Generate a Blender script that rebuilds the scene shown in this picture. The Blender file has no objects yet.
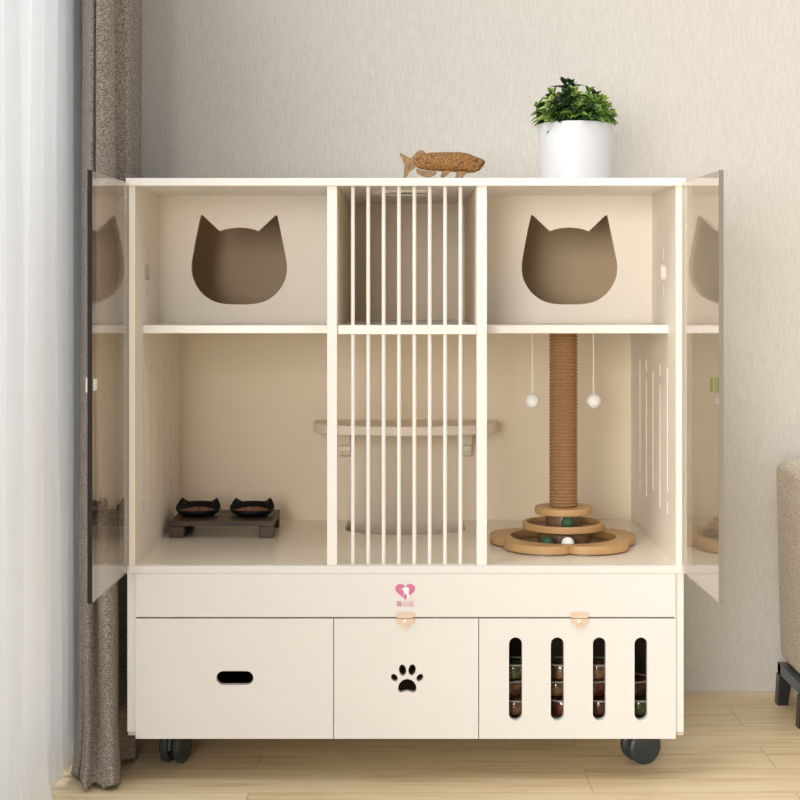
import bpy, bmesh, math, random
from mathutils import Vector, Matrix
from mathutils.geometry import tessellate_polygon
random.seed(7)
PI = math.pi
S = bpy.context.scene
C = S.collection

# ------------------------------------------------------------------ helpers
def link_mesh(name, me, mat, parent=None, smooth=False):
    o = bpy.data.objects.new(name, me)
    C.objects.link(o)
    if mat is not None:
        for m in (mat if isinstance(mat, (list, tuple)) else [mat]):
            me.materials.append(m)
    if smooth:
        for p in me.polygons: p.use_smooth = True
    if parent is not None:
        o.parent = parent
    return o

def obj(name, bm, mat, parent=None, smooth=False, bevel=0, loc=None, seg=2):
    me = bpy.data.meshes.new(name)
    bmesh.ops.recalc_face_normals(bm, faces=bm.faces)
    bm.to_mesh(me); bm.free()
    o = link_mesh(name, me, mat, parent, smooth)
    if loc: o.location = loc
    if bevel:
        b = o.modifiers.new('bevel', 'BEVEL'); b.width = bevel; b.segments = seg
        b.limit_method = 'ANGLE'; b.angle_limit = math.radians(40)
    return o

def box(bm, x0, x1, y0, y1, z0, z1):
    vs = [bm.verts.new((x, y, z)) for z in (z0, z1) for x, y in ((x0, y0), (x1, y0), (x1, y1), (x0, y1))]
    for f in ((0, 3, 2, 1), (4, 5, 6, 7), (0, 1, 5, 4), (1, 2, 6, 5), (2, 3, 7, 6), (3, 0, 4, 7)):
        bm.faces.new([vs[i] for i in f])
    return bm

def boxes(*bs):
    bm = bmesh.new()
    for b in bs: box(bm, *b)
    return bm

def plate(bm, outer, holes, axis, d0, d1):
    """flat board with real cut-outs, extruded along axis"""
    def P(u, v, d):
        return {'y': (u, d, v), 'x': (d, u, v), 'z': (u, v, d)}[axis]
    loops = [outer] + list(holes)
    tris = tessellate_polygon([[Vector((u, v, 0)) for u, v in L] for L in loops])
    flat = [p for L in loops for p in L]
    rows = []
    for d in (d0, d1):
        rows.append([bm.verts.new(P(u, v, d)) for u, v in flat])
    for t in tris:
        if len(set(t)) == 3:
            for r in rows:
                try: bm.faces.new([r[i] for i in t])
                except ValueError: pass
    k = 0
    for L in loops:
        n = len(L)
        for i in range(n):
            a, b = k+i, k+(i+1) % n
            bm.faces.new((rows[0][a], rows[0][b], rows[1][b], rows[1][a]))
        k += n
    return bm

def lathe(bm, prof, seg=32, c=(0, 0, 0), cap=True):
    rings = []
    for r, z in prof:
        rings.append([bm.verts.new((c[0]+r*math.cos(2*PI*i/seg), c[1]+r*math.sin(2*PI*i/seg), c[2]+z)) for i in range(seg)])
    for a, b in zip(rings, rings[1:]):
        for i in range(seg):
            j = (i+1) % seg
            bm.faces.new((a[i], a[j], b[j], b[i]))
    if cap:
        bm.faces.new(rings[0][::-1]); bm.faces.new(rings[-1])
    return bm

def rect(u0, u1, v0, v1):
    return [(u0, v0), (u1, v0), (u1, v1), (u0, v1)]

def pill(u0, u1, v0, v1, n=10):
    """stadium outline in either direction"""
    w, h = u1-u0, v1-v0
    pts = []
    if h >= w:
        r = w/2; c = (u0+u1)/2
        for i in range(n+1): a = PI*i/n; pts.append((c+r*math.cos(a), v1-r+r*math.sin(a)))
        for i in range(n+1): a = PI+PI*i/n; pts.append((c+r*math.cos(a), v0+r+r*math.sin(a)))
    else:
        r = h/2; c = (v0+v1)/2
        for i in range(n+1): a = -PI/2+PI*i/n; pts.append((u1-r+r*math.cos(a), c+r*math.sin(a)))
        for i in range(n+1): a = PI/2+PI*i/n; pts.append((u0+r+r*math.cos(a), c+r*math.sin(a)))
    return pts

def rrect(u0, u1, v0, v1, r, n=5):
    pts = []
    for cx, cy, a0 in ((u1-r, v1-r, 0), (u0+r, v1-r, PI/2), (u0+r, v0+r, PI), (u1-r, v0+r, 1.5*PI)):
        for i in range(n+1):
            a = a0+PI/2*i/n; pts.append((cx+r*math.cos(a), cy+r*math.sin(a)))
    return pts

def ell(cx, cy, rx, ry, rot=0, n=20):
    return [(cx+rx*math.cos(2*PI*i/n)*math.cos(rot)-ry*math.sin(2*PI*i/n)*math.sin(rot),
             cy+rx*math.cos(2*PI*i/n)*math.sin(rot)+ry*math.sin(2*PI*i/n)*math.cos(rot)) for i in range(n)]

def crom(pts, n=6, closed=False):
    out = []
    N = len(pts)
    rng = range(N if closed else N-1)
    for i in rng:
        g = (lambda k: pts[k % N]) if closed else (lambda k: pts[min(max(k, 0), N-1)])
        p0, p1, p2, p3 = g(i-1), g(i), g(i+1), g(i+2)
        for j in range(n):
            t = j/n
            out.append(tuple(.5*((2*p1[k])+(-p0[k]+p2[k])*t+(2*p0[k]-5*p1[k]+4*p2[k]-p3[k])*t*t+(-p0[k]+3*p1[k]-3*p2[k]+p3[k])*t**3) for k in range(len(p1))))
    if not closed: out.append(tuple(pts[-1]))
    return out

def thing(name, label, cat, loc=(0, 0, 0), rz=0, group=None):
    o = bpy.data.objects.new(name, None); C.objects.link(o)
    o.empty_display_size = .05
    o.location = loc; o.rotation_euler = (0, 0, rz)
    return tag(o, label, cat, group)

def tag(o, label=None, cat=None, group=None, kind=None):
    if label: o['label'] = label
    if cat: o['category'] = cat
    if group: o['group'] = group
    if kind: o['kind'] = kind
    return o

def struct(name, bm, m, **k):
    return tag(obj(name, bm, m, **k), kind='structure')

def dup(root, loc, label, group=None):
    r = root.copy(); C.objects.link(r); r.location = loc; r['label'] = label
    if group: r['group'] = group
    for ch in list(root.children):
        c = ch.copy(); C.objects.link(c); c.parent = r
        for g in list(ch.children):
            d = g.copy(); C.objects.link(d); d.parent = c
    return r

# camera frame: the cabinet's front lies in the plane y=0, camera 3.3 m before it
CX, CY, SC, D, H = 405.5, 292.5, 467.0, 3.3, 1.052
def R(y): return D/(D+y)
def X(px, y=0): return (px-CX)/SC/R(y)
def Z(py, y=0): return H-(py-CY)/SC/R(y)

# ------------------------------------------------------------------ materials
def mat(name, col, rough=.5, metal=0, coat=0, spec=.5, bump=None, var=None, trans=0, sheen=0):
    m = bpy.data.materials.new(name); m.use_nodes = True
    nt = m.node_tree; b = nt.nodes['Principled BSDF']
    b.inputs['Base Color'].default_value = (*col, 1)
    b.inputs['Roughness'].default_value = rough
    b.inputs['Metallic'].default_value = metal
    b.inputs['Coat Weight'].default_value = coat
    b.inputs['Coat Roughness'].default_value = .2
    b.inputs['Specular IOR Level'].default_value = spec
    b.inputs['Transmission Weight'].default_value = trans
    b.inputs['Sheen Weight'].default_value = sheen
    tc = nt.nodes.new('ShaderNodeTexCoord')
    mp = nt.nodes.new('ShaderNodeMapping')
    nt.links.new(tc.outputs['Object'], mp.inputs[0])
    if var:      # (scale, other colour, stretch xyz, low, high)
        sc, c2, st, lo, hi = var
        mp2 = nt.nodes.new('ShaderNodeMapping'); mp2.inputs['Scale'].default_value = st
        nt.links.new(tc.outputs['Object'], mp2.inputs[0])
        n = nt.nodes.new('ShaderNodeTexNoise'); n.inputs['Scale'].default_value = sc; n.inputs['Detail'].default_value = 4
        nt.links.new(mp2.outputs[0], n.inputs['Vector'])
        r = nt.nodes.new('ShaderNodeValToRGB')
        r.color_ramp.elements[0].position = lo; r.color_ramp.elements[1].position = hi
        r.color_ramp.elements[0].color = (*col, 1); r.color_ramp.elements[1].color = (*c2, 1)
        nt.links.new(n.outputs['Fac'], r.inputs[0]); nt.links.new(r.outputs[0], b.inputs['Base Color'])
    if bump:     # (scale, strength, distance, stretch)
        sc, stg, ds, st = bump
        mp.inputs['Scale'].default_value = st
        n = nt.nodes.new('ShaderNodeTexNoise'); n.inputs['Scale'].default_value = sc; n.inputs['Detail'].default_value = 3
        nt.links.new(mp.outputs[0], n.inputs['Vector'])
        bp = nt.nodes.new('ShaderNodeBump'); bp.inputs['Strength'].default_value = stg; bp.inputs['Distance'].default_value = ds
        nt.links.new(n.outputs['Fac'], bp.inputs['Height']); nt.links.new(bp.outputs[0], b.inputs['Normal'])
    return m

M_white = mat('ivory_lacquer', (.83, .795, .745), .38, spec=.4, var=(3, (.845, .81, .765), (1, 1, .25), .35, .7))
M_front_dim = mat('ivory_front_dimmed', (.75, .725, .69), .38, spec=.4, var=(3, (.765, .74, .705), (1, 1, .25), .35, .7))  # same ivory, darkened in colour so the strongly lit fronts don't blow out
M_shelfw = mat('ivory_shelf_gloss', (.85, .805, .745), .25, spec=.5)
M_glassy_floor = mat('ivory_compartment_floor', (.85, .78, .66), .2, spec=.5)
M_back = mat('beige_back_board', (.86, .735, .565), .5, spec=.3, var=(2.2, (.87, .75, .59), (1, 1, 1), .3, .7))
M_niche = mat('ivory_niche_board', (.87, .80, .70), .5, spec=.3)
M_bar = mat('white_painted_bar', (.86, .83, .78), .35)
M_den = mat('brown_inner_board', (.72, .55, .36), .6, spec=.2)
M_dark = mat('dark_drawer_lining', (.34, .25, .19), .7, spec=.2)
M_oak = mat('pale_birch', (.86, .77, .64), .45, var=(6, (.83, .73, .59), (1, 8, 8), .35, .7))
M_clear_latch = mat('smoked_peach_plastic', (.72, .56, .43), .3, spec=.6)
M_steel = mat('brushed_steel', (.7, .7, .7), .3, metal=1)
M_rubber = mat('charcoal_rubber', (.035, .045, .05), .35, spec=.5)
M_caster = mat('dark_grey_plastic', (.07, .08, .085), .4)
M_pink = mat('pink_print', (.62, .16, .32), .5)
M_whiteprint = mat('white_print', (.92, .85, .86), .5)
M_pot = mat('white_ceramic', (.70, .705, .715), .3, spec=.5)
M_soil = mat('potting_soil', (.03, .02, .012), .95, bump=(120, .8, .01, (1, 1, 1)))
M_stem = mat('green_stem', (.10, .16, .04), .6)
M_leafA = mat('leaf_bright', (.26, .40, .06), .45, var=(40, (.42, .54, .14), (1, 1, 1), .35, .7))
M_leafB = mat('leaf_mid', (.13, .25, .04), .45, var=(40, (.24, .38, .07), (1, 1, 1), .35, .7))
M_leafC = mat('leaf_deep', (.02, .055, .015), .5)
M_fish = mat('golden_carved_scales', (.40, .18, .035), .4, metal=.15, var=(330, (.06, .025, .008), (1, 1, 1), .42, .62), bump=(330, .7, .003, (1, 1, 1)))
M_fin = mat('golden_fin', (.32, .18, .055), .4, metal=.1, var=(60, (.13, .06, .02), (4, 1, 1), .4, .7))
M_eye = mat('black_eye', (.01, .01, .01), .15)
M_walnut = mat('dark_walnut', (.036, .022, .013), .5, var=(7, (.09, .053, .031), (2, 12, 12), .35, .7))
M_blk = mat('black_ceramic', (.004, .005, .006), .45, spec=.25)
M_kib = mat('kibble', (.16, .055, .03), .8, var=(300, (.42, .20, .12), (1, 1, 1), .4, .6))
M_bamboo = mat('bamboo', (.47, .275, .115), .42, var=(5, (.55, .335, .15), (1, 6, 10), .35, .7))
M_track = mat('brown_track', (.16, .085, .045), .3, var=(30, (.22, .13, .07), (1, 1, 1), .4, .6))
M_sisal = mat('brown_sisal_rope', (.36, .205, .105), .85, spec=.1, var=(130, (.29, .16, .08), (1, 1, 3), .35, .65), bump=(400, .3, .002, (1, 1, .5)))
M_green = mat('green_ball', (.025, .085, .035), .6, bump=(300, .5, .003, (1, 1, 1)))
M_ballw = mat('white_ball', (.88, .87, .85), .6, bump=(200, .4, .003, (1, 1, 1)))
M_string = mat('white_string', (.9, .88, .84), .8)
M_handleL = mat('ivory_handle', (.85, .80, .73), .35)
M_handleR = mat('olive_handle', (.22, .21, .07), .5)
M_jarcap = mat('jar_rim', (.42, .37, .32), .25)

def sofa_fabric():
    m = bpy.data.materials.new('cream_leather_weave'); m.use_nodes = True
    nt = m.node_tree; b = nt.nodes['Principled BSDF']
    tc = nt.nodes.new('ShaderNodeTexCoord')
    v = nt.nodes.new('ShaderNodeTexVoronoi'); v.inputs['Scale'].default_value = 150
    mp = nt.nodes.new('ShaderNodeMapping'); mp.inputs['Scale'].default_value = (1, 1, 1.6); mp.inputs['Rotation'].default_value = (0, .5, 0)
    nt.links.new(tc.outputs['Object'], mp.inputs[0]); nt.links.new(mp.outputs[0], v.inputs['Vector'])
    r = nt.nodes.new('ShaderNodeValToRGB')
    r.color_ramp.elements[0].color = (.76, .70, .60, 1); r.color_ramp.elements[1].color = (.46, .40, .32, 1)
    r.color_ramp.elements[0].position = .2; r.color_ramp.elements[1].position = .8
    nt.links.new(v.outputs['Distance'], r.inputs[0]); nt.links.new(r.outputs[0], b.inputs['Base Color'])
    bp = nt.nodes.new('ShaderNodeBump'); bp.invert = True; bp.inputs['Strength'].default_value = .5; bp.inputs['Distance'].default_value = .003
    nt.links.new(v.outputs['Distance'], bp.inputs['Height']); nt.links.new(bp.outputs[0], b.inputs['Normal'])
    b.inputs['Roughness'].default_value = .6
    return m

def drape_mat():
    m = bpy.data.materials.new('taupe_bouclé_weave'); m.use_nodes = True
    nt = m.node_tree; b = nt.nodes['Principled BSDF']
    tc = nt.nodes.new('ShaderNodeTexCoord')
    mp = nt.nodes.new('ShaderNodeMapping'); mp.inputs['Scale'].default_value = (1, 1, 1.7)
    v = nt.nodes.new('ShaderNodeTexNoise'); v.inputs['Scale'].default_value = 260; v.inputs['Detail'].default_value = 2
    nt.links.new(tc.outputs['Object'], mp.inputs[0]); nt.links.new(mp.outputs[0], v.inputs['Vector'])
    r = nt.nodes.new('ShaderNodeValToRGB')
    r.color_ramp.elements[0].color = (.15, .125, .102, 1); r.color_ramp.elements[1].color = (.46, .405, .35, 1)
    r.color_ramp.elements[0].position = .36; r.color_ramp.elements[1].position = .66
    nt.links.new(v.outputs['Fac'], r.inputs[0]); nt.links.new(r.outputs[0], b.inputs['Base Color'])
    bp = nt.nodes.new('ShaderNodeBump'); bp.inputs['Strength'].default_value = .7; bp.inputs['Distance'].default_value = .003
    nt.links.new(v.outputs['Fac'], bp.inputs['Height']); nt.links.new(bp.outputs[0], b.inputs['Normal'])
    b.inputs['Roughness'].default_value = .9; b.inputs['Specular IOR Level'].default_value = .1
    return m

def sheer_mat():
    m = bpy.data.materials.new('white_voile'); m.use_nodes = True
    nt = m.node_tree; nt.nodes.clear()
    o = nt.nodes.new('ShaderNodeOutputMaterial')
    d = nt.nodes.new('ShaderNodeBsdfDiffuse'); d.inputs[0].default_value = (.86, .87, .89, 1)
    t = nt.nodes.new('ShaderNodeBsdfTranslucent'); t.inputs[0].default_value = (.86, .87, .89, 1)
    p = nt.nodes.new('ShaderNodeBsdfTransparent')
    a = nt.nodes.new('ShaderNodeMixShader'); a.inputs[0].default_value = .45
    c = nt.nodes.new('ShaderNodeMixShader'); c.inputs[0].default_value = .22
    nt.links.new(d.outputs[0], a.inputs[1]); nt.links.new(t.outputs[0], a.inputs[2])
    nt.links.new(a.outputs[0], c.inputs[1]); nt.links.new(p.outputs[0], c.inputs[2])
    nt.links.new(c.outputs[0], o.inputs[0])
    return m

def glass_mat(name, tint, ior=1.52):
    """thin clear pane: real Fresnel reflection over a tinted see-through sheet"""
    m = bpy.data.materials.new(name); m.use_nodes = True
    nt = m.node_tree; nt.nodes.clear()
    o = nt.nodes.new('ShaderNodeOutputMaterial')
    g = nt.nodes.new('ShaderNodeNewGeometry')
    mi = nt.nodes.new('ShaderNodeMix'); mi.data_type = 'FLOAT'
    mi.inputs[2].default_value = ior; mi.inputs[3].default_value = 1/ior
    nt.links.new(g.outputs['Backfacing'], mi.inputs[0])
    f = nt.nodes.new('ShaderNodeFresnel'); nt.links.new(mi.outputs[0], f.inputs['IOR'])
    t = nt.nodes.new('ShaderNodeBsdfTransparent'); t.inputs[0].default_value = (*tint, 1)
    s = nt.nodes.new('ShaderNodeBsdfGlossy'); s.inputs['Roughness'].default_value = 0.0
    s.inputs[0].default_value = (1, 1, 1, 1)
    x = nt.nodes.new('ShaderNodeMixShader')
    nt.links.new(f.outputs[0], x.inputs[0]); nt.links.new(t.outputs[0], x.inputs[1]); nt.links.new(s.outputs[0], x.inputs[2])
    nt.links.new(x.outputs[0], o.inputs[0])
    return m

def wall_mat():
    m = bpy.data.materials.new('ribbed_wallpaper'); m.use_nodes = True
    nt = m.node_tree; b = nt.nodes['Principled BSDF']
    tc = nt.nodes.new('ShaderNodeTexCoord')
    mp = nt.nodes.new('ShaderNodeMapping'); mp.inputs['Scale'].default_value = (1, 1, .12)
    n = nt.nodes.new('ShaderNodeTexNoise'); n.inputs['Scale'].default_value = 330; n.inputs['Detail'].default_value = 3
    nt.links.new(tc.outputs['Object'], mp.inputs[0]); nt.links.new(mp.outputs[0], n.inputs['Vector'])
    n2 = nt.nodes.new('ShaderNodeTexNoise'); n2.inputs['Scale'].default_value = 260
    nt.links.new(tc.outputs['Object'], n2.inputs['Vector'])
    ad = nt.nodes.new('ShaderNodeMath'); ad.operation = 'MULTIPLY_ADD'; ad.inputs[1].default_value = .35
    nt.links.new(n2.outputs['Fac'], ad.inputs[0]); nt.links.new(n.outputs['Fac'], ad.inputs[2])
    r = nt.nodes.new('ShaderNodeValToRGB')
    r.color_ramp.elements[0].color = (.615, .59, .54, 1); r.color_ramp.elements[1].color = (.69, .665, .615, 1)
    r.color_ramp.elements[0].position = .5; r.color_ramp.elements[1].position = .85
    nt.links.new(ad.outputs[0], r.inputs[0]); nt.links.new(r.outputs[0], b.inputs['Base Color'])
    bp = nt.nodes.new('ShaderNodeBump'); bp.inputs['Strength'].default_value = .35; bp.inputs['Distance'].default_value = .002
    nt.links.new(ad.outputs[0], bp.inputs['Height']); nt.links.new(bp.outputs[0], b.inputs['Normal'])
    b.inputs['Roughness'].default_value = .85; b.inputs['Specular IOR Level'].default_value = .2
    return m

def floor_mat():
    m = bpy.data.materials.new('oak_planks'); m.use_nodes = True
    nt = m.node_tree; b = nt.nodes['Principled BSDF']; L = nt.links.new
    tc = nt.nodes.new('ShaderNodeTexCoord')
    mp = nt.nodes.new('ShaderNodeMapping'); mp.inputs['Location'].default_value = (.33, .06, 0)
    L(tc.outputs['Object'], mp.inputs[0])
    br = nt.nodes.new('ShaderNodeTexBrick')
    br.inputs['Scale'].default_value = 1; br.inputs['Brick Width'].default_value = 1.15; br.inputs['Row Height'].default_value = .165
    br.inputs['Mortar Size'].default_value = .0011; br.inputs['Mortar Smooth'].default_value = .2; br.inputs['Bias'].default_value = 0
    br.offset = .37
    br.inputs['Color1'].default_value = (0, 0, 0, 1); br.inputs['Color2'].default_value = (1, 1, 1, 1)
    L(mp.outputs[0], br.inputs['Vector'])
    ms = nt.nodes.new('ShaderNodeMapping'); ms.inputs['Scale'].default_value = (1.2, 16, 1)
    L(tc.outputs['Object'], ms.inputs[0])
    # each plank gets its own grain offset
    of = nt.nodes.new('ShaderNodeVectorMath'); of.operation = 'MULTIPLY_ADD'
    of.inputs[1].default_value = (7, 3, 0)
    L(br.outputs['Color'], of.inputs[0]); L(ms.outputs[0], of.inputs[2])
    n = nt.nodes.new('ShaderNodeTexNoise'); n.inputs['Scale'].default_value = 2.2; n.inputs['Detail'].default_value = 7; n.inputs['Distortion'].default_value = .7
    L(of.outputs[0], n.inputs['Vector'])
    r = nt.nodes.new('ShaderNodeValToRGB')
    e = r.color_ramp.elements
    e[0].position = .28; e[0].color = (.74, .55, .31, 1)
    e[1].position = .75; e[1].color = (.97, .82, .56, 1)
    k = e.new(.5); k.color = (.92, .74, .47, 1)
    L(n.outputs['Fac'], r.inputs[0])
    mx = nt.nodes.new('ShaderNodeMix'); mx.data_type = 'RGBA'; mx.blend_type = 'MULTIPLY'; mx.inputs[0].default_value = .12
    L(r.outputs[0], mx.inputs[6]); L(br.outputs['Color'], mx.inputs[7])
    m2 = nt.nodes.new('ShaderNodeMix'); m2.data_type = 'RGBA'
    L(br.outputs['Fac'], m2.inputs[0]); L(mx.outputs[2], m2.inputs[6]); m2.inputs[7].default_value = (.50, .38, .25, 1)
    L(m2.outputs[2], b.inputs['Base Color'])
    bp = nt.nodes.new('ShaderNodeBump'); bp.inputs['Strength'].default_value = .12; bp.inputs['Distance'].default_value = .003
    L(n.outputs['Fac'], bp.inputs['Height']); L(bp.outputs[0], b.inputs['Normal'])
    b.inputs['Roughness'].default_value = .38; b.inputs['Specular IOR Level'].default_value = .4
    return m

M_door = glass_mat('tea_tinted_glass', (.885, .84, .78))
M_pane = glass_mat('window_glass', (.97, .98, .99), 1.3)
M_jar = glass_mat('jar_glass', (.93, .94, .92))
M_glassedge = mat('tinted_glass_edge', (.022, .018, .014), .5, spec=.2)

# ------------------------------------------------------------------ room
FY, FX = .71, -.88
M_wall = wall_mat()
struct('floor', boxes((-3.2, 3.2, -4.2, FY+.1, -.05, 0)), floor_mat())
struct('wall_back', boxes((FX-.1, 3.2, FY, FY+.1, 0, 2.8)), M_wall)
bm = bmesh.new()
WY0, WY1, WZ0, WZ1 = -1.9, .12, .04, 2.6
plate(bm, rect(-2.55, FY, 0, 2.8), [rect(WY0, WY1, WZ0, WZ1)], 'x', FX-.1, FX)
struct('wall_left', bm, M_wall)
struct('baseboard_back', boxes((FX, 3.2, FY-.006, FY, 0, .014)), mat('pale_trim', (.62, .50, .36), .5))
M_frame = mat('white_window_frame', (.72, .74, .77), .4)
bm = bmesh.new()
plate(bm, rect(WY0, WY1, WZ0, WZ1), [rect(WY0+.06, -.92, WZ0+.06, WZ1-.06), rect(-.86, WY1-.06, WZ0+.06, WZ1-.06)], 'x', FX-.08, FX-.03)
w = struct('window_1', bm, M_frame)
obj('window_pane', boxes((FX-.058, FX-.052, WY0+.05, -.91, WZ0+.05, WZ1-.05)), M_pane, w)
obj('window_pane', boxes((FX-.058, FX-.052, -.87, WY1-.05, WZ0+.05, WZ1-.05)), M_pane, w)

# ------------------------------------------------------------------ curtains
def ribbon(path, zs, fn):
    bm = bmesh.new(); rows = []
    n = len(path)
    for z in zs:
        row = []
        for i, (x, y) in enumerate(path):
            xx, yy, zz = fn(x, y, z, i/(n-1))
            row.append(bm.verts.new((xx, yy, zz)))
        rows.append(row)
    for a, b in zip(rows, rows[1:]):
        for i in range(n-1):
            bm.faces.new((a[i], a[i+1], b[i+1], b[i]))
    return bm

dp = [(-.722, .24), (-.700, .15), (-.710, .10), (-.689, .05), (-.695, .07), (-.682, .02), (-.668, -.014), (-.662, -.002), (-.654, -.016), (-.638, -.014), (-.630, .0), (-.632, .03),
      (-.650, .07), (-.676, .10), (-.640, .125), (-.620, .15), (-.672, .21), (-.638, .29), (-.682, .37), (-.650, .46), (-.70, .53), (-.668, .60), (-.705, .66), (-.69, .69)]
dpath = crom(dp, 6)
zs = [0.004, .012, .03, .055, .09, .13, .2, .35, .6, .9, 1.2, 1.5, 1.8, 2.1, 2.4]
def dfn(x, y, z, t):
    k = max(0, 1-z/.16)
    cx, cy = -.675, y
    top = min(1, max(0, (z-.3)/1.6))
    xx = x+(x+.672)*.28*k*k - .010*(1-top)*math.sin(t*9)
    yy = y+.012*math.sin(t*41+z*2)*(1-top) - .035*k*k*(1 if t < .5 else -.1)
    xx = min(xx, -.607)
    zz = z + (.010*abs(math.sin(t*34))*k if z < .02 else 0)
    return xx, min(yy, .70), zz
o = obj('drape', ribbon(dpath, zs, dfn), drape_mat(), smooth=True)
s = o.modifiers.new('thick', 'SOLIDIFY'); s.thickness = .004; s.offset = 0
o.name = 'drape'
tag(o, 'heavy taupe woven curtain hanging in folds beside the cabinet', 'curtain')

sp = []
y = .26; k = 0
rnd = random.Random(3)
while y > -1.75:
    sp.append((-.770+(.034 if k % 2 else -.020)+rnd.uniform(-.012, .012), y))
    y -= rnd.uniform(.020, .042); k += 1
spath = crom(sp, 5)
def sfn(x, y, z, t):
    k = max(0, 1-z/.14)
    top = min(1, z/2.2)
    return min(x*(1)+.014*math.sin(t*60+z*1.3)*(1-top)+(.022+.026*math.sin(t*150))*k*k + .006*math.sin(t*17+z*2.1), -.735 if y > -.10 else -.71), \
        y+.014*math.sin(t*120)*k, z+(.016*abs(math.sin(t*140)) if z < .02 else 0)
o = obj('sheer_curtain', ribbon(spath, [0.006, .02, .04, .07, .11, .16, .3, .5, .8, 1.1, 1.4, 1.7, 2.0, 2.4], sfn), sheer_mat(), smooth=True)
tag(o, 'sheer white voile curtain hanging in front of the window', 'curtain')

# ------------------------------------------------------------------ cabinet
cab = thing('cat_cabinet', 'tall ivory wooden cat cabinet on casters with open glass doors, bars and cat-head openings', 'cabinet', (0, .33, 0))
inv = Matrix.Translation((0, -.33, 0))
def part(name, bm, m, parent=None, **k):
    bmesh.ops.transform(bm, matrix=inv, verts=bm.verts)
    return obj(name, bm, m, parent or cab, **k)

ZT0, ZT1 = 1.280, 1.297          # top board
ZS0, ZS1 = .962, .980            # shelves
ZL0, ZL1 = .451, .468            # compartment floor board
DB = .66                         # depth
part('top_panel', boxes((-.598, .600, -.006, DB+.014, ZT0, ZT1)), M_white, bevel=.0015)
bm = bmesh.new()
ch = [(0.15*math.cos(a), .50-.0+0) for a in ()]
arc = [(-.148, DB-.001), (-.148, .50)] + [(-.148*math.cos(PI*i/16)*1.0, .50-.098*math.sin(PI*i/16)) for i in range(1, 16)] + [(.148, .50), (.148, DB-.001)]
plate(bm, [(-.592, .0125), (.592, .0125), (.592, DB), (.148, DB)] + [(.148, .50)] + [(.148*math.cos(PI*i/16), .50-.090*math.sin(PI*i/16)) for i in range(1, 16)] + [(-.148, .50), (-.148, DB), (-.592, DB)], [], 'z', ZL0, ZL1)
part('compartment_floor', bm, M_glassy_floor, bevel=.0006)
part('floor_lip', boxes((-.596, .598, -.005, .012, ZL0, ZL1)), M_front_dim, bevel=.0012)

def side_holes():
    hs = []
    for i, yy in enumerate((.105, .205, .305, .405, .505)):
        w = .0055
        lo, hi = .56, .89
        if i in (1, 3):
            hs.append(pill(yy-w, yy+w, lo, hi-.045)); hs.append(pill(yy-w, yy+w, hi-.03, hi))
        elif i in (0, 4):
            hs.append(pill(yy-w, yy+w, lo+.05, hi)); hs.append(pill(yy-w, yy+w, lo, lo+.034))
        else:
            hs.append(pill(yy-w, yy+w, lo+.03, hi-.02))
    # cat-toy cut-out of the upper niche
    hs.append(rrect(.125, .195, 1.08, 1.115, .012))
    hs.append(pill(.155, .165, 1.122, 1.152)); hs.append(pill(.155, .165, 1.043, 1.073))
    return hs
for s in (-1, 1):
    bm = bmesh.new()
    plate(bm, rect(0, DB, ZL1, ZT0), side_holes(), 'x', s*.579, s*.592)
    part('side_panel', bm, M_niche)
    # lower carcass side
    part('base_side', boxes((min(s*.578, s*.597), max(s*.578, s*.597), .006, DB, .109, ZL0)), M_white, bevel=.0012)
part('back_panel', boxes((-.590, .590, DB, DB+.012, .109, ZT0)), M_back)
for x0, x1 in ((-.168, -.1465), (.1525, .1745)):
    part('divider', boxes((x0, x1, 0, DB, ZS1, ZT0), (x0, x1, 0, .032, ZL1, ZS1)), M_white, bevel=.001)
part('divider_shade_tint', boxes((-.1465, -.1455, .03, DB-.001, ZS1+.003, ZT0-.001)), M_back)  # thin tan sheets added to tint warm shade onto the white dividers
part('divider_shade_tint', boxes((.1515, .1525, .03, DB-.001, ZS1+.003, ZT0-.001)), M_back)
part('shelf', boxes((-.579, -.168, .092, DB, ZS0, ZS1)), M_shelfw, bevel=.0012)
part('shelf', boxes((.1745, .579, .092, DB, ZS0, ZS1)), M_shelfw, bevel=.0012)
part('shelf', boxes((-.1465, .1525, .012, DB, ZS0, ZS1+.002)), M_shelfw, bevel=.0012)

# cat-head opening panels at half depth
def cathead(cx):
    y = .32
    pts_z = [(375, 232), (430, 281), (460, 272), (490, 269), (520, 272), (549, 281), (604, 232)]
    def cv(p): return (X(p[0]/3.077+80, y)-X(239.4, y)+cx, Z(p[1]/3.077+140, y))
    low = [(608, 236), (618, 285), (630, 345), (637, 385), (634, 420), (620, 452), (598, 478), (567, 497), (530, 505), (490, 506), (450, 505), (413, 497), (382, 478), (360, 452), (346, 420), (343, 385), (349, 345), (360, 285), (371, 236)]
    lows = crom(low, 3)
    ears = [(373, 231), (378, 232), (430, 281), (445, 275), (467, 271), (490, 269), (513, 271), (534, 275), (549, 281), (601, 232), (606, 231)]
    return [cv(p) for p in ears] + [cv(p) for p in lows]
for x0, x1, cpx in ((-.579, -.168, 239.4), (.1745, .579, 569.6)):
    bm = bmesh.new()
    plate(bm, rect(x0, x1, ZS1, ZT0), [cathead(X(cpx, .32))], 'y', .32, .332)
    part('cat_head_panel', bm, M_niche)
    # brown lined den behind the opening
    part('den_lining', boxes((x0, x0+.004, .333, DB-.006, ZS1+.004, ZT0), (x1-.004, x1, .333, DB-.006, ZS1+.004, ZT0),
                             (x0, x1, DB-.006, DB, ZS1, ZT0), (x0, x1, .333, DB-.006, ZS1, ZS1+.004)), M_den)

# bars
for i in range(8):
    bx = X(352.9+15.37*i, .02)
    for z0, z1 in ((ZS1, ZT0), (ZL1, ZS0)):
        bm = bmesh.new(); lathe(bm, [(.0043, z0), (.0043, z1)], 12, (bx, .0225, 0))
        part('bar', bm, M_bar, smooth=False)

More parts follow.
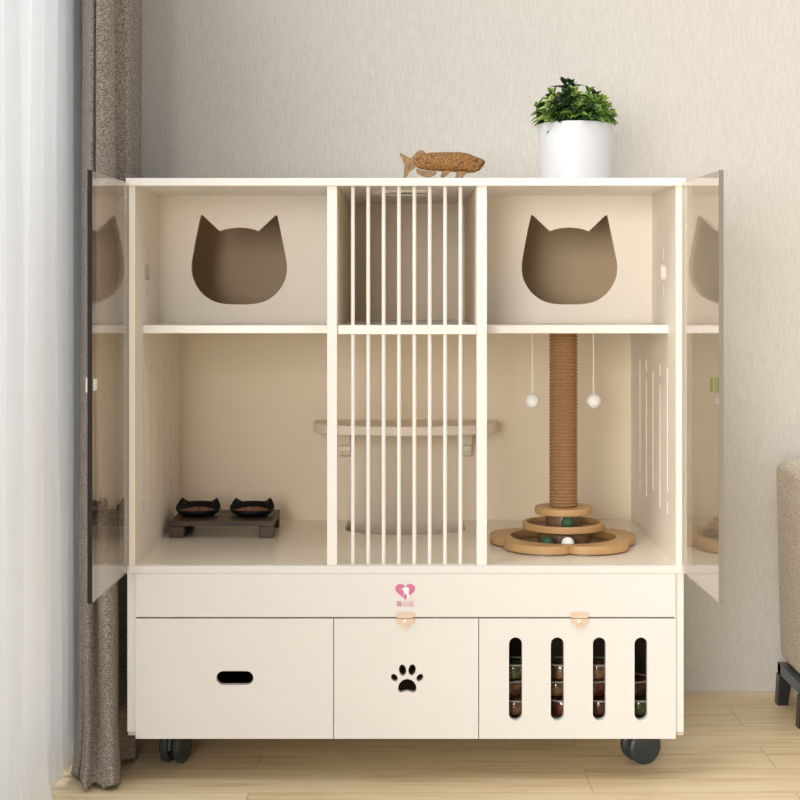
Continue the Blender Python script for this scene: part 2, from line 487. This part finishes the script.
# round vent cover under the top board
bm = bmesh.new(); lathe(bm, [(.060, -.0), (.062, -.005), (.074, -.006), (.078, 0)], 40, (.0, .195, ZT0))
part('round_vent', bm, M_bar, smooth=False)

# half-moon perch on the back wall with scroll brackets
bm = bmesh.new()
z1 = Z(419.7, DB); R0 = .232
out = [(-R0, DB), (-R0, DB-.075)] + [(-R0*math.cos(PI*i/30)**1, DB-.075-.135*math.sin(PI*i/30)**.9) for i in range(1, 30)] + [(R0, DB-.075), (R0, DB)]
plate(bm, out, [], 'z', z1-.022, z1)
perch = part('perch', bm, M_oak, bevel=.0015)
for px in (344.5, 466):
    bx = X(px, .6)
    prof = [(DB, z1-.022), (DB-.075, z1-.022), (DB-.078, z1-.040)] + [(DB-.055-.018*math.cos(a), z1-.050-.012*math.sin(a)) for a in (0, .6, 1.2, 1.8, 2.4)] + \
           [(DB-.040, z1-.062), (DB-.042, z1-.075), (DB-.034, z1-.088), (DB-.018, z1-.092), (DB, z1-.086)]
    bm = bmesh.new(); plate(bm, prof, [], 'x', bx-.014, bx+.014)
    part('bracket', bm, M_oak, perch)

# base: logo rail, drawers
part('front_rail', boxes((X(136), X(675.5), -.004, .014, Z(616.8), ZL0)), M_front_dim, bevel=.001)
part('base_bottom', boxes((-.578, .578, .03, DB, .109, .121)), M_white)
part('base_bottom', boxes((-.596, .598, .014, .05, .1, .109)), mat('raw_board_edge', (.72, .60, .48), .6))
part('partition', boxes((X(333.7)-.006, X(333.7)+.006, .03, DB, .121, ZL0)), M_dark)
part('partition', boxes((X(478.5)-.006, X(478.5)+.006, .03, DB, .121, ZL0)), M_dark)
DZ0, DZ1 = .0975, Z(618.2)
def paw():
    L = [ell(X(402.6), Z(669.8), .0078, .0122, .12), ell(X(412.1), Z(669.6), .0078, .0122, -.12),
         ell(X(394.4), Z(677.3), .0066, .0088, .6), ell(X(419.8), Z(677.3), .0066, .0088, -.6)]
    pad = [(398.2, 687), (399.5, 683), (402.5, 680), (407.2, 678.6), (412, 680), (415, 683), (416.4, 687), (416, 690.5), (413.5, 692.2), (410, 691.3), (407.3, 690.8), (404.5, 691.3), (401, 692.2), (398.6, 690.5)]
    L.append([(X(a), Z(b)) for a, b in crom(pad, 4, True)])
    return L
fronts = [(136, 333.4, [pill(X(216.6), X(253.6), Z(684.6), Z(670.6))]),
          (334.2, 478.2, paw()),
          (479, 675.5, [pill(X(a), X(b), Z(720), Z(637)) for a, b in ((508.8, 522), (550.6, 563.7), (592.6, 605.5), (634.2, 647))])]
drawers = []
for (a, b, holes) in fronts:
    x0, x1 = X(a), X(b)
    bm = bmesh.new()
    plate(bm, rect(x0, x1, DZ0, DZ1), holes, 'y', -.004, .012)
    dr = part('drawer', bm, M_front_dim)
    bi = .016
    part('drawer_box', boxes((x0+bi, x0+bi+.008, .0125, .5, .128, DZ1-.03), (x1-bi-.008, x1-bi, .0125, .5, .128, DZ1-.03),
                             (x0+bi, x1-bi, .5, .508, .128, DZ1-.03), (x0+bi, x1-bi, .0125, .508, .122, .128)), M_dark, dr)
    drawers.append(dr)

# flower shaped clasps across the drawer gap
for px in (405.4, 579.2):
    bm = bmesh.new()
    plate(bm, rrect(X(px-9), X(px+9), Z(617.5), Z(611.6), .0055), [], 'y', -.008, -.0045)
    for k in range(4):
        lathe_c = None
    lt = part('clasp', bm, M_clear_latch)
    bm = bmesh.new()
    plate(bm, pill(X(px-9), X(px+9), Z(623.2), Z(618)), [], 'y', -.009, -.0045)
    plate(bm, rrect(X(px-3.5), X(px+3.5), Z(627.3), Z(622.5), .004), [], 'y', -.0085, -.0045)
    part('clasp_catch', bm, M_clear_latch, lt)
    bm = bmesh.new()
    plate(bm, ell(X(px), Z(619.5), .0030, .0030, 0, 14), [], 'y', -.012, -.0085)
    plate(bm, ell(X(px-1.5), Z(621), .0020, .0020, 0, 14), [], 'y', -.0112, -.0088)
    part('clasp_screw', bm, M_whiteprint, lt)

# pink heart logo with white dog and three characters
def hp(t, s=1.0):
    x = 16*math.sin(t)**3; y = 13*math.cos(t)-5*math.cos(2*t)-2*math.cos(3*t)-math.cos(4*t)
    return (X(405.2)+x*.00133*s, Z(590.3)+y*.00121*s)
bm = bmesh.new()
plate(bm, [hp(2*PI*i/48) for i in range(48)], [], 'y', -.0052, -.004)
logo = part('heart_logo', bm, M_pink)
def L13(p): return (X(385+(270+(p[0]-270)*.82)/13.33), Z(575+(225+(p[1]-225)*.85)/13.33))
bm = bmesh.new()
plate(bm, [L13(p) for p in ((205, 160), (235, 165), (258, 145), (300, 140), (325, 155), (335, 190), (322, 215), (330, 250), (352, 300), (300, 318), (290, 260), (268, 235), (245, 275), (238, 270), (252, 225), (240, 195), (215, 180))], [], 'y', -.0058, -.0052)
part('dog_emblem', bm, M_whiteprint, logo)
def text_mesh(txt, size, cx, cz, y, m, name, parent):
    cu = bpy.data.curves.new(name, 'FONT'); cu.body = txt; cu.size = size; cu.extrude = .0004; cu.align_x = 'CENTER'; cu.align_y = 'CENTER'
    to = bpy.data.objects.new(name+'_src', cu); C.objects.link(to)
    bpy.context.view_layer.update()
    me = bpy.data.meshes.new_from_object(to.evaluated_get(bpy.context.evaluated_depsgraph_get()))
    bpy.data.objects.remove(to)
    me.transform(Matrix.Translation((cx, y, cz)) @ Matrix.Rotation(PI/2, 4, 'X'))
    me.transform(inv)
    me.materials.clear()
    return link_mesh(name, me, m, parent)
text_mesh('猫心记', .0125, X(405), Z(603.6), -.0046, M_pink, 'logo_lettering', logo)

# glass doors, swung open a little past square
for s in (-1, 1):
    hx = s*.5935
    L, th = .345, .0055
    a = math.radians(1.6)
    DH = .829
    bm = boxes((0, L, -th/2, th/2, 0, DH))
    # local: x along door from hinge, then turned to point to the camera and outward
    me_mat = Matrix.Translation((hx, -.009, .457)) @ Matrix.Rotation(-PI/2 + s*a, 4, 'Z')
    bmesh.ops.transform(bm, matrix=me_mat, verts=bm.verts)
    dr = part('glass_door', bm, M_door)
    # polished edge of the pane
    bm = boxes((L, L+.0025, -th/2-.0018, th/2+.0018, 0, DH))
    bmesh.ops.transform(bm, matrix=me_mat, verts=bm.verts)
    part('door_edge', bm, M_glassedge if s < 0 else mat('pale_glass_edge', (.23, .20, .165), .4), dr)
    inn = s      # local +y side faces +x after turning
    zk = Z(384.5, -.33)-.457
    if s < 0:
        bm = boxes((L-.030, L-.006, -.010, -.003, zk-.014, zk+.014), (L-.028, L-.008, .003, .008, zk-.011, zk+.011))
    else:
        bm = boxes((L-.030, L-.006, -.014, -.003, zk-.014, zk+.014), (L-.028, L-.008, .003, .006, zk-.011, zk+.011))
    bmesh.ops.transform(bm, matrix=me_mat, verts=bm.verts)
    part('door_handle', bm, M_handleL if s < 0 else M_handleR, dr, bevel=.001)

# casters
def caster(cx, cy, rot):
    m = Matrix.Translation((cx, cy, 0)) @ Matrix.Rotation(rot, 4, 'Z')
    bm = bmesh.new()
    lathe(bm, [(.030, .101), (.030, .098), (.014, .096), (.013, .080)], 20)
    plate(bm, [(.036*math.cos(a), .046+.040*math.sin(a)) for a in [PI*i/12 for i in range(13)]] + [(-.036, .035), (0, .052), (.036, .035)], [], 'y', -.004, .004)
    bmesh.ops.transform(bm, matrix=m, verts=bm.verts)
    ca = part('caster', bm, M_caster, smooth=False)
    for s in (-1, 1):
        bm = bmesh.new()
        lathe(bm, [(.012, -.010), (.036, -.009), (.040, -.005), (.040, .006), (.034, .010), (.010, .012)], 28)
        bmesh.ops.transform(bm, matrix=m @ Matrix.Translation((0, s*.0155, .040)) @ Matrix.Rotation(-s*PI/2, 4, 'X'), verts=bm.verts)
        part('caster_wheel', bm, M_rubber, ca, bevel=.001)
for cx, cy, r in ((-.515, .155, 1.3), (.527, .155, .42), (-.515, .55, .7), (.524, .55, 1.2)):
    caster(cx, cy, r)

# ------------------------------------------------------------------ feeding stand, bowls
SY0, SY1 = .362, .560
fs = thing('feeding_stand', 'low dark walnut feeding stand in the lower left compartment', 'pet feeding stand', (-.4375, .461, ZL1+.0005))
bm = bmesh.new()
for i in range(4):
    a = -.099+i*.0497
    box(bm, -.1235, .1235, a, a+.0485, .028, .040)
obj('stand_top', bm, M_walnut, fs, bevel=.001)
for s in (-1, 1):
    obj('leg', boxes((min(s*.090, s*.123), max(s*.090, s*.123), -.098, -.060, 0, .0275)), M_walnut, fs, bevel=.001)
    obj('leg', boxes((min(s*.090, s*.123), max(s*.090, s*.123), .060, .098, 0, .0275)), M_walnut, fs, bevel=.001)
    obj('leg_rail', boxes((min(s*.098, s*.115), max(s*.098, s*.115), -.059, .059, .010, .0275)), M_walnut, fs)

def bowl_mesh(bm):
    seg = 56
    def h(a):      # rim height: low at the front, raised with two ears behind
        b = .017+.012*max(0, math.sin(a))**.35 if math.sin(a) > 0 else .017
        for e in (math.radians(38), math.radians(142)):
            d = abs(a-e); b += .012*max(0, 1-d/.36)
        return b
    prof = [(0.0, .0, 0), (.036, .0, 0), (.042, .003, 0), (.050, .5, 1), (.0545, 1, 1), (.0525, 1.0, 1), (.047, .5, 1), (.040, .006, 0), (0.0, .005, 0)]
    rings = []
    for r, z, f in prof:
        ring = []
        for i in range(seg):
            a = 2*PI*i/seg
            zz = z*h(a) if f else z
            ring.append(bm.verts.new((r*math.cos(a), r*math.sin(a)*.92, zz)) if r > 0 else None)
        if r == 0:
            v = bm.verts.new((0, 0, z)); ring = [v]*seg
        rings.append(ring)
    for A, B in zip(rings, rings[1:]):
        for i in range(seg):
            j = (i+1) % seg
            f = []
            for v in (A[i], A[j], B[j], B[i]):
                if v not in f: f.append(v)
            if len(f) > 2: bm.faces.new(f)
b0 = None
for px, lab in ((198, 'black cat-eared food bowl on the left end of the stand'), (252, 'black cat-eared food bowl on the right end of the stand')):
    loc = (X(px, .452), .452, ZL1+.0415)
    if b0 is None:
        bm = bmesh.new(); bowl_mesh(bm)
        b0 = obj('food_bowl', bm, M_blk, smooth=True, loc=loc); tag(b0, lab, 'bowl', 'cat-eared food bowls')
    else:
        c = b0.copy(); C.objects.link(c); c.location = loc; c['label'] = lab
k0 = None
for px, lab in ((198, 'reddish brown dry kibble in the left bowl'), (252, 'reddish brown dry kibble in the right bowl')):
    loc = (X(px, .452), .452, ZL1+.0475)
    if k0 is None:
        bm = bmesh.new(); rk = random.Random(5)
        for q in range(230):
            rr = .042*math.sqrt(rk.random()); a = rk.random()*2*PI
            m = Matrix.Translation((rr*math.cos(a), rr*math.sin(a)*.9, .0035+.009*(1-(rr/.044)**2)*rk.uniform(.6, 1))) @ Matrix.Rotation(rk.random()*3, 4, (rk.random(), rk.random(), 1)) @ Matrix.Diagonal((1, 1, .6, 1))
            bmesh.ops.create_icosphere(bm, subdivisions=1, radius=.0038, matrix=m)
        k0 = obj('kibble', bm, M_kib, smooth=True, loc=loc); tag(k0, lab, 'pet food', kind='stuff')
    else:
        c = k0.copy(); C.objects.link(c); c.location = loc; c['label'] = lab

# ------------------------------------------------------------------ scratching tower
TX, TY = .3655, .268
tw = thing('scratching_post', 'brown rope scratching post on a tiered bamboo ball track in the right compartment', 'scratching post', (TX, TY, ZL1+.0005))
def flower(sc=1, n=120):
    pts = []
    for i in range(n):
        t = 2*PI*i/n
        u = ((t-math.radians(54)) % (2*PI/5))/(2*PI/5)        # notch at u=0
        r = .142+.031*(math.sin(PI*u)**.62)
        pts.append((sc*r*math.cos(t), sc*r*math.sin(t)))
    return pts
bm = bmesh.new(); plate(bm, flower(), [ell(0, 0, .121, .121, 0, 60)], 'z', .0035, .021)
obj('flower_base', bm, M_bamboo, tw, bevel=.002)
bm = bmesh.new(); plate(bm, flower(.985), [], 'z', 0, .0034)
obj('base_track', bm, M_track, tw)
bm = bmesh.new(); lathe(bm, [(.060, .0036), (.060, .030), (.050, .036), (.050, .0365)], 40)
obj('lower_core', bm, M_track, tw)
bm = bmesh.new(); lathe(bm, [(.090, .037), (.094, .039), (.095, .052), (.093, .0535), (.084, .0535), (.083, .0425), (.001, .0425)], 56, cap=True)
mt = obj('middle_tray', bm, M_bamboo, tw, bevel=.0008)
bm = bmesh.new(); lathe(bm, [(.0815, .0427), (.0815, .0435), (.042, .0436), (.041, .072)], 48)
obj('tray_track', bm, M_track, mt)
bm = bmesh.new(); lathe(bm, [(.063, .0722), (.066, .074), (.066, .087), (.064, .089)], 48)
obj('upper_disc', bm, M_bamboo, tw, bevel=.0008)
zt = ZS0-ZL1-.0015
N = 52; prof = []
for i in range(N):
    for j in range(5):
        t = (i+j/5)/N
        prof.append((.0290+.0042*abs(math.sin(PI*j/5)), .0892+(zt-.0892)*t))
prof.append((.0300, zt))
bm = bmesh.new(); lathe(bm, prof, 40)
obj('rope_post', bm, M_sisal, tw, smooth=True)

def ball(name, m, r, loc, label, group=None):
    bm = bmesh.new(); bmesh.ops.create_uvsphere(bm, u_segments=24, v_segments=16, radius=r)
    o = obj(name, bm, m, smooth=True, loc=loc); return tag(o, label, 'ball', group)
zb = ZL1+.0042+.0145
ball('toy_ball', M_ballw, .0145, (TX+.000, TY-.097, zb), 'white toy ball in the lowest track of the scratching post')
ball('toy_ball', M_green, .0145, (TX-.046, TY-.087, zb), 'dark green toy ball in the lowest track beside the white ball')
ball('toy_ball', M_green, .0142, (TX+.003, TY-.060, ZL1+.0005+.0437+.0142), 'dark green toy ball in the raised middle tray of the scratching post')

for px, lab in ((532.2, 'white ball hanging on a string left of the rope post'), (593.5, 'white ball hanging on a string right of the rope post')):
    hb = thing('hanging_ball', lab, 'hanging toy', (X(px, TY), TY, Z(400.8, TY)), group='hanging ball toys')
    bm = bmesh.new(); bmesh.ops.create_uvsphere(bm, u_segments=28, v_segments=18, radius=.0172)
    obj('ball', bm, M_ballw, hb, smooth=True)
    bm = bmesh.new(); lathe(bm, [(.0011, .0165), (.0011, ZS0-Z(400.8, TY)-.001)], 8)
    obj('string', bm, M_string, hb)

# ------------------------------------------------------------------ jars behind the slots
jar_cols = [(.20, .16, .06), (.08, .12, .03), (.22, .03, .015), (.30, .12, .04), (.35, .16, .06), (.12, .02, .02)]
M_foods = [mat('jar_food', c, .6, var=(60, tuple(v*.35 for v in c), (1, 1, 1), .4, .6)) for c in ((.55, .27, .12), (.20, .24, .07), (.40, .07, .04), (.42, .19, .07), (.30, .10, .05))]
def make_jar():
    t = thing('food_jar', 'jar', 'jar')
    bm = bmesh.new(); lathe(bm, [(.030, 0), (.036, .003), (.0385, .036), (.037, .0375), (.0355, .036), (.033, .004)], 28, cap=True)
    obj('jar_body', bm, M_jar, t, smooth=True)
    bm = bmesh.new(); lathe(bm, [(.030, .0045), (.0325, .006), (.0350, .031), (.02, .033), (.001, .033)], 28)
    obj('contents', bm, M_foods[0], t, smooth=True)
    bm = bmesh.new(); lathe(bm, [(.0388, .034), (.0398, .0345), (.0398, .0375), (.0388, .038), (.037, .038), (.037, .034), (.0388, .034)], 28, cap=False)
    obj('rim', bm, M_jarcap, t, smooth=True)
    return t
names = ['leftmost', 'second', 'third', 'rightmost']
proto = make_jar(); first = True
for c, (px, n) in enumerate(((512, 3), (560, 3), (596, 3), (636, 2))):
    for lv in range(n):
        where = 'bottom of its stack' if lv == 0 else ('top of its stack' if lv == n-1 else 'middle of its stack')
        lab = 'small round glass food jar behind the %s drawer slot, %s' % (names[c], where)
        loc = (X(px, .09)+(.006, -.007, .003)[lv], .082+(.0, .012, .004)[lv], .1285+.0385*lv)
        if first:
            j = proto; j.location = loc; j['label'] = lab; j['group'] = 'glass food jars in the slotted drawer'; first = False
        else:
            j = dup(proto, loc, lab)
        fm = M_foods[(c*2+lv*3) % 5]
        for ch in j.children:
            if ch.name.startswith('contents'):
                if j is not proto:
                    ch.data = ch.data.copy()
                ch.data.materials.clear(); ch.data.materials.append(fm)

# ------------------------------------------------------------------ potted plant
PY = .25; PX = X(575, PY)
pp = thing('potted_plant', 'bushy green plant in a white cylindrical pot on top of the cabinet', 'plant', (PX, PY, ZT1+.0005))
ph = Z(124.5, PY)-ZT1
bm = bmesh.new(); lathe(bm, [(.078, 0), (.082, .003), (.0855, ph-.003), (.084, ph), (.080, ph), (.079, ph-.02), (.001, ph-.02)], 56)
obj('pot', bm, M_pot, pp, smooth=False, bevel=.001)
for p in pp.children[-1].data.polygons: p.use_smooth = True
bm = bmesh.new(); lathe(bm, [(.0785, ph-.019), (.0785, ph-.012), (.04, ph-.008), (.001, ph-.006)], 30)
obj('soil', bm, M_soil, pp)
rl = random.Random(11)
bmS = bmesh.new(); bmL = bmesh.new()
def leaf(bm, base, d, up, L, W, mi):
    d = d.normalized(); side = d.cross(up)
    if side.length < 1e-3: side = Vector((1, 0, 0))
    side.normalize(); n = side.cross(d).normalized()
    pr = [(0, .12), (.25, .75), (.5, 1), (.78, .62), (1, .03)]
    ctr, lf, rt = [], [], []
    for t, w in pr:
        c = base+d*(L*t)-n*(L*.28*t*t)
        ctr.append(bm.verts.new(c)); lf.append(bm.verts.new(c+side*(W*w)+n*(W*.25*w))); rt.append(bm.verts.new(c-side*(W*w)+n*(W*.25*w)))
    for i in range(4):
        for A in (lf, rt):
            f = bm.faces.new((ctr[i], ctr[i+1], A[i+1], A[i])); f.material_index = mi
for q in range(95):
    u = rl.random(); az = rl.random()*2*PI
    el = math.acos(1-u*1.0)      # dome
    k = rl.uniform(.72, 1.0) if q > 30 else rl.uniform(.35, .7)
    tip = Vector((.090*math.sin(el)*math.cos(az)*k, .088*math.sin(el)*math.sin(az)*k, ph+.004+.078*math.cos(el)*k + .006*math.sin(az*3)))
    tip.z = max(tip.z, ph+.018)
    if q in (0, 1): tip = Vector((rl.uniform(-.035, .02), 0, ph+.090))
    root = Vector((tip.x*.35, tip.y*.35, ph-.012))
    # stem
    dd = (tip-root); pv = dd.cross(Vector((0, 1, .3))).normalized()*.0011; pw = dd.cross(pv).normalized()*.0011
    ring = [[bmS.verts.new(root+dd*t+pv*math.cos(a)+pw*math.sin(a)) for a in (0, 2.1, 4.2)] for t in (0, 1)]
    for i in range(3): bmS.faces.new((ring[0][i], ring[0][(i+1) % 3], ring[1][(i+1) % 3], ring[1][i]))
    axis = (dd.normalized()+Vector((0, 0, .35))).normalized()
    light = rl.random()
    mi = 0 if light < .45 else (1 if light < .82 else 2)
    if k < .7: mi = 2
    for tier, (nl, sp_, LL) in enumerate(((4, .45, .022), (5, 1.05, .033), (5, 1.45, .035))):
        for i in range(nl):
            a = 2*PI*i/nl+tier*.7+rl.random()*.5
            t1 = axis.orthogonal().normalized(); t2 = axis.cross(t1)
            rad = t1*math.cos(a)+t2*math.sin(a)
            d = axis*math.cos(sp_)+rad*math.sin(sp_)
            base = tip-axis*(tier*.009)
            mm = mi if tier < 2 else min(2, mi+(rl.random() < .5))
            leaf(bmL, base, d, axis, LL*rl.uniform(.8, 1.15), LL*.34, mm)
obj('stems', bmS, M_stem, pp)
me = bpy.data.meshes.new('foliage'); bmL.to_mesh(me); bmL.free()
link_mesh('foliage', me, [M_leafA, M_leafB, M_leafC], pp, True)

# ------------------------------------------------------------------ fish ornament
FYY = .035
fx0, fz0 = X(400, FYY), ZT1
def fc(p):       # zoom crop coordinates (scale 7.27, origin 390,130) to local metres, origin at tail/bottom
    return ((p[0]/7.273+390-441)/SC, (332-p[1])/7.273/SC*1.09)
fish = thing('fish_ornament', 'golden brown scaly fish ornament lying on top of the cabinet', 'ornament', (X(441, FYY), FYY, ZT1+.0005))
sec = [(150, 198, 222), (170, 198, 240), (200, 188, 256), (240, 162, 268), (300, 153, 276), (380, 151, 281), (460, 150, 284), (520, 151, 288), (570, 160, 291), (610, 175, 289), (650, 188, 276), (680, 200, 250), (692, 208, 226)]
bm = bmesh.new(); rings = []; seg = 24
for x, t, b in crom(sec, 3):
    u, zt_ = fc((x, t)); _, zb_ = fc((x, b))
    c = (zt_+zb_)/2; hh = (zt_-zb_)/2; ww = hh*.62 if x > 200 else hh*.45
    rings.append([bm.verts.new((u, ww*math.cos(2*PI*i/seg), c+hh*math.sin(2*PI*i/seg))) for i in range(seg)])
for A, B in zip(rings, rings[1:]):
    for i in range(seg):
        j = (i+1) % seg; bm.faces.new((A[i], A[j], B[j], B[i]))
bm.faces.new(rings[0]); bm.faces.new(rings[-1][::-1])
obj('body', bm, M_fish, fish, smooth=True)
def fin(name, pts, y0, y1, m=M_fin):
    bm = bmesh.new(); plate(bm, [fc(p) for p in crom(pts, 4, True)], [], 'y', y0, y1)
    return obj(name, bm, m, fish, bevel=.0008)
fin('tail_fin', [(165, 195), (130, 185), (85, 160), (68, 165), (85, 200), (100, 235), (98, 290), (95, 325), (112, 328), (140, 285), (185, 248)], -.0025, .0025)
fin('dorsal_fin', [(160, 190), (175, 165), (205, 142), (240, 140), (255, 160), (225, 178), (185, 195)], -.002, .002)
fin('anal_fin', [(190, 262), (250, 275), (335, 283), (325, 305), (280, 322), (225, 308), (195, 290)], -.0025, .0025)
fin('pelvic_fin', [(385, 278), (438, 280), (430, 295), (400, 315), (372, 320), (370, 302)], -.008, -.004)
fin('pelvic_fin', [(385, 278), (438, 280), (430, 295), (400, 315), (372, 320), (370, 302)], .004, .008)
fin('pectoral_fin', [(490, 284), (565, 286), (545, 302), (528, 331), (515, 318), (478, 323), (480, 305)], -.011, -.006)
fin('pectoral_fin', [(490, 284), (565, 286), (545, 302), (528, 331), (515, 318), (478, 323), (480, 305)], .006, .011)
u, v = fc((632, 213))
for s in (-1, 1):
    bm = bmesh.new(); bmesh.ops.create_uvsphere(bm, u_segments=12, v_segments=8, radius=.0022, matrix=Matrix.Translation((u, s*.0082, v)))
    obj('eye', bm, M_eye, fish, smooth=True)
fin('mouth', [(640, 268), (662, 240), (690, 216), (692, 222), (668, 248), (645, 274)], -.0062, .0062, M_eye)

# ------------------------------------------------------------------ sofa at the right edge
sf = thing('sofa', 'cream textured sofa end with black legs at the right edge by the wall', 'sofa', (1.30, .53, 0))
M_sofa = sofa_fabric()
M_leg = mat('black_metal', (.012, .012, .014), .35)
M_beam = mat('slate_metal', (.075, .10, .125), .35)
bm = boxes((-.352, -.17, -.14, .14, .105, .628))
for v in bm.verts:
    if v.co.z < .2: v.co.x += .012 if v.co.x < -.3 else 0
b = obj('armrest', bm, M_sofa, sf, bevel=.032, seg=5, smooth=True)
obj('seat_base', boxes((-.165, .9, -.12, .13, .12, .36)), M_sofa, sf, bevel=.03, seg=4, smooth=True)
obj('backrest', boxes((-.165, .9, .02, .135, .365, .64)), M_sofa, sf, bevel=.03, seg=4, smooth=True)
obj('frame_beam', boxes((-.345, -.315, -.12, .125, .078, .104), (-.345, .9, .095, .125, .078, .1035), (-.345, .9, -.12, -.095, .078, .1035)), M_beam, sf)
for lx, ly in ((-.335, .11), (-.335, -.10), (.88, .11), (.88, -.10)):
    bm = boxes((lx-.013, lx+.022, ly-.016, ly+.016, 0, .077))
    for v in bm.verts:
        if v.co.z < .01: v.co.x = lx-.008+(v.co.x-lx)*.75
    obj('leg', bm, M_leg, sf, bevel=.001)

# ------------------------------------------------------------------ light
W = bpy.data.worlds.new('World'); S.world = W; W.use_nodes = True
bg = W.node_tree.nodes['Background']
bg.inputs[0].default_value = (1.0, .985, .965, 1); bg.inputs[1].default_value = .50
sl = bpy.data.lights.new('sun', 'SUN'); sl.energy = 1.35; sl.angle = math.radians(25); sl.color = (1, .97, .92)
so = bpy.data.objects.new('sun', sl); C.objects.link(so)
so.rotation_euler = Vector((.42, .34, -.84)).to_track_quat('-Z', 'Y').to_euler()
so.location = (-3, -3.5, 3)

def area(name, loc, to, sx, sy, e, col):
    al = bpy.data.lights.new(name, 'AREA'); al.shape = 'RECTANGLE'; al.size = sx; al.size_y = sy; al.energy = e; al.color = col
    ao = bpy.data.objects.new(name, al); C.objects.link(ao)
    ao.location = loc; ao.rotation_euler = (Vector(to)-ao.location).to_track_quat('-Z', 'Y').to_euler()
area('front_fill', (-1.9, -6.0, 1.5), (.3, .2, .8), 2.8, 2.0, 320, (1, .975, .94))  # added soft fill from behind the camera, brightens the compartments
area('overhead_fill', (.7, -1.1, 2.9), (.7, -1.1, 0), 1.0, 1.0, 12, (1, .97, .93))  # added unseen fill from above, lifts the floor
area('window_daylight', (-1.9, -1.2, 1.6), (FX, -1.0, 1.2), 2.4, 2.4, 48, (.93, .97, 1))

# ------------------------------------------------------------------ camera
cd = bpy.data.cameras.new('camera'); co = bpy.data.objects.new('camera', cd); C.objects.link(co)
co.location = (0, -D, H); co.rotation_euler = (PI/2, 0, 0)
cd.sensor_width = 36; cd.lens = SC*D/800*36
cd.shift_x = (400-CX)/800; cd.shift_y = -(400-CY)/800
S.camera = co
S.view_settings.view_transform = 'Standard'; S.view_settings.look = 'None'
S.view_settings.exposure = -.06; S.view_settings.gamma = 1; S.view_settings.use_curve_mapping = False
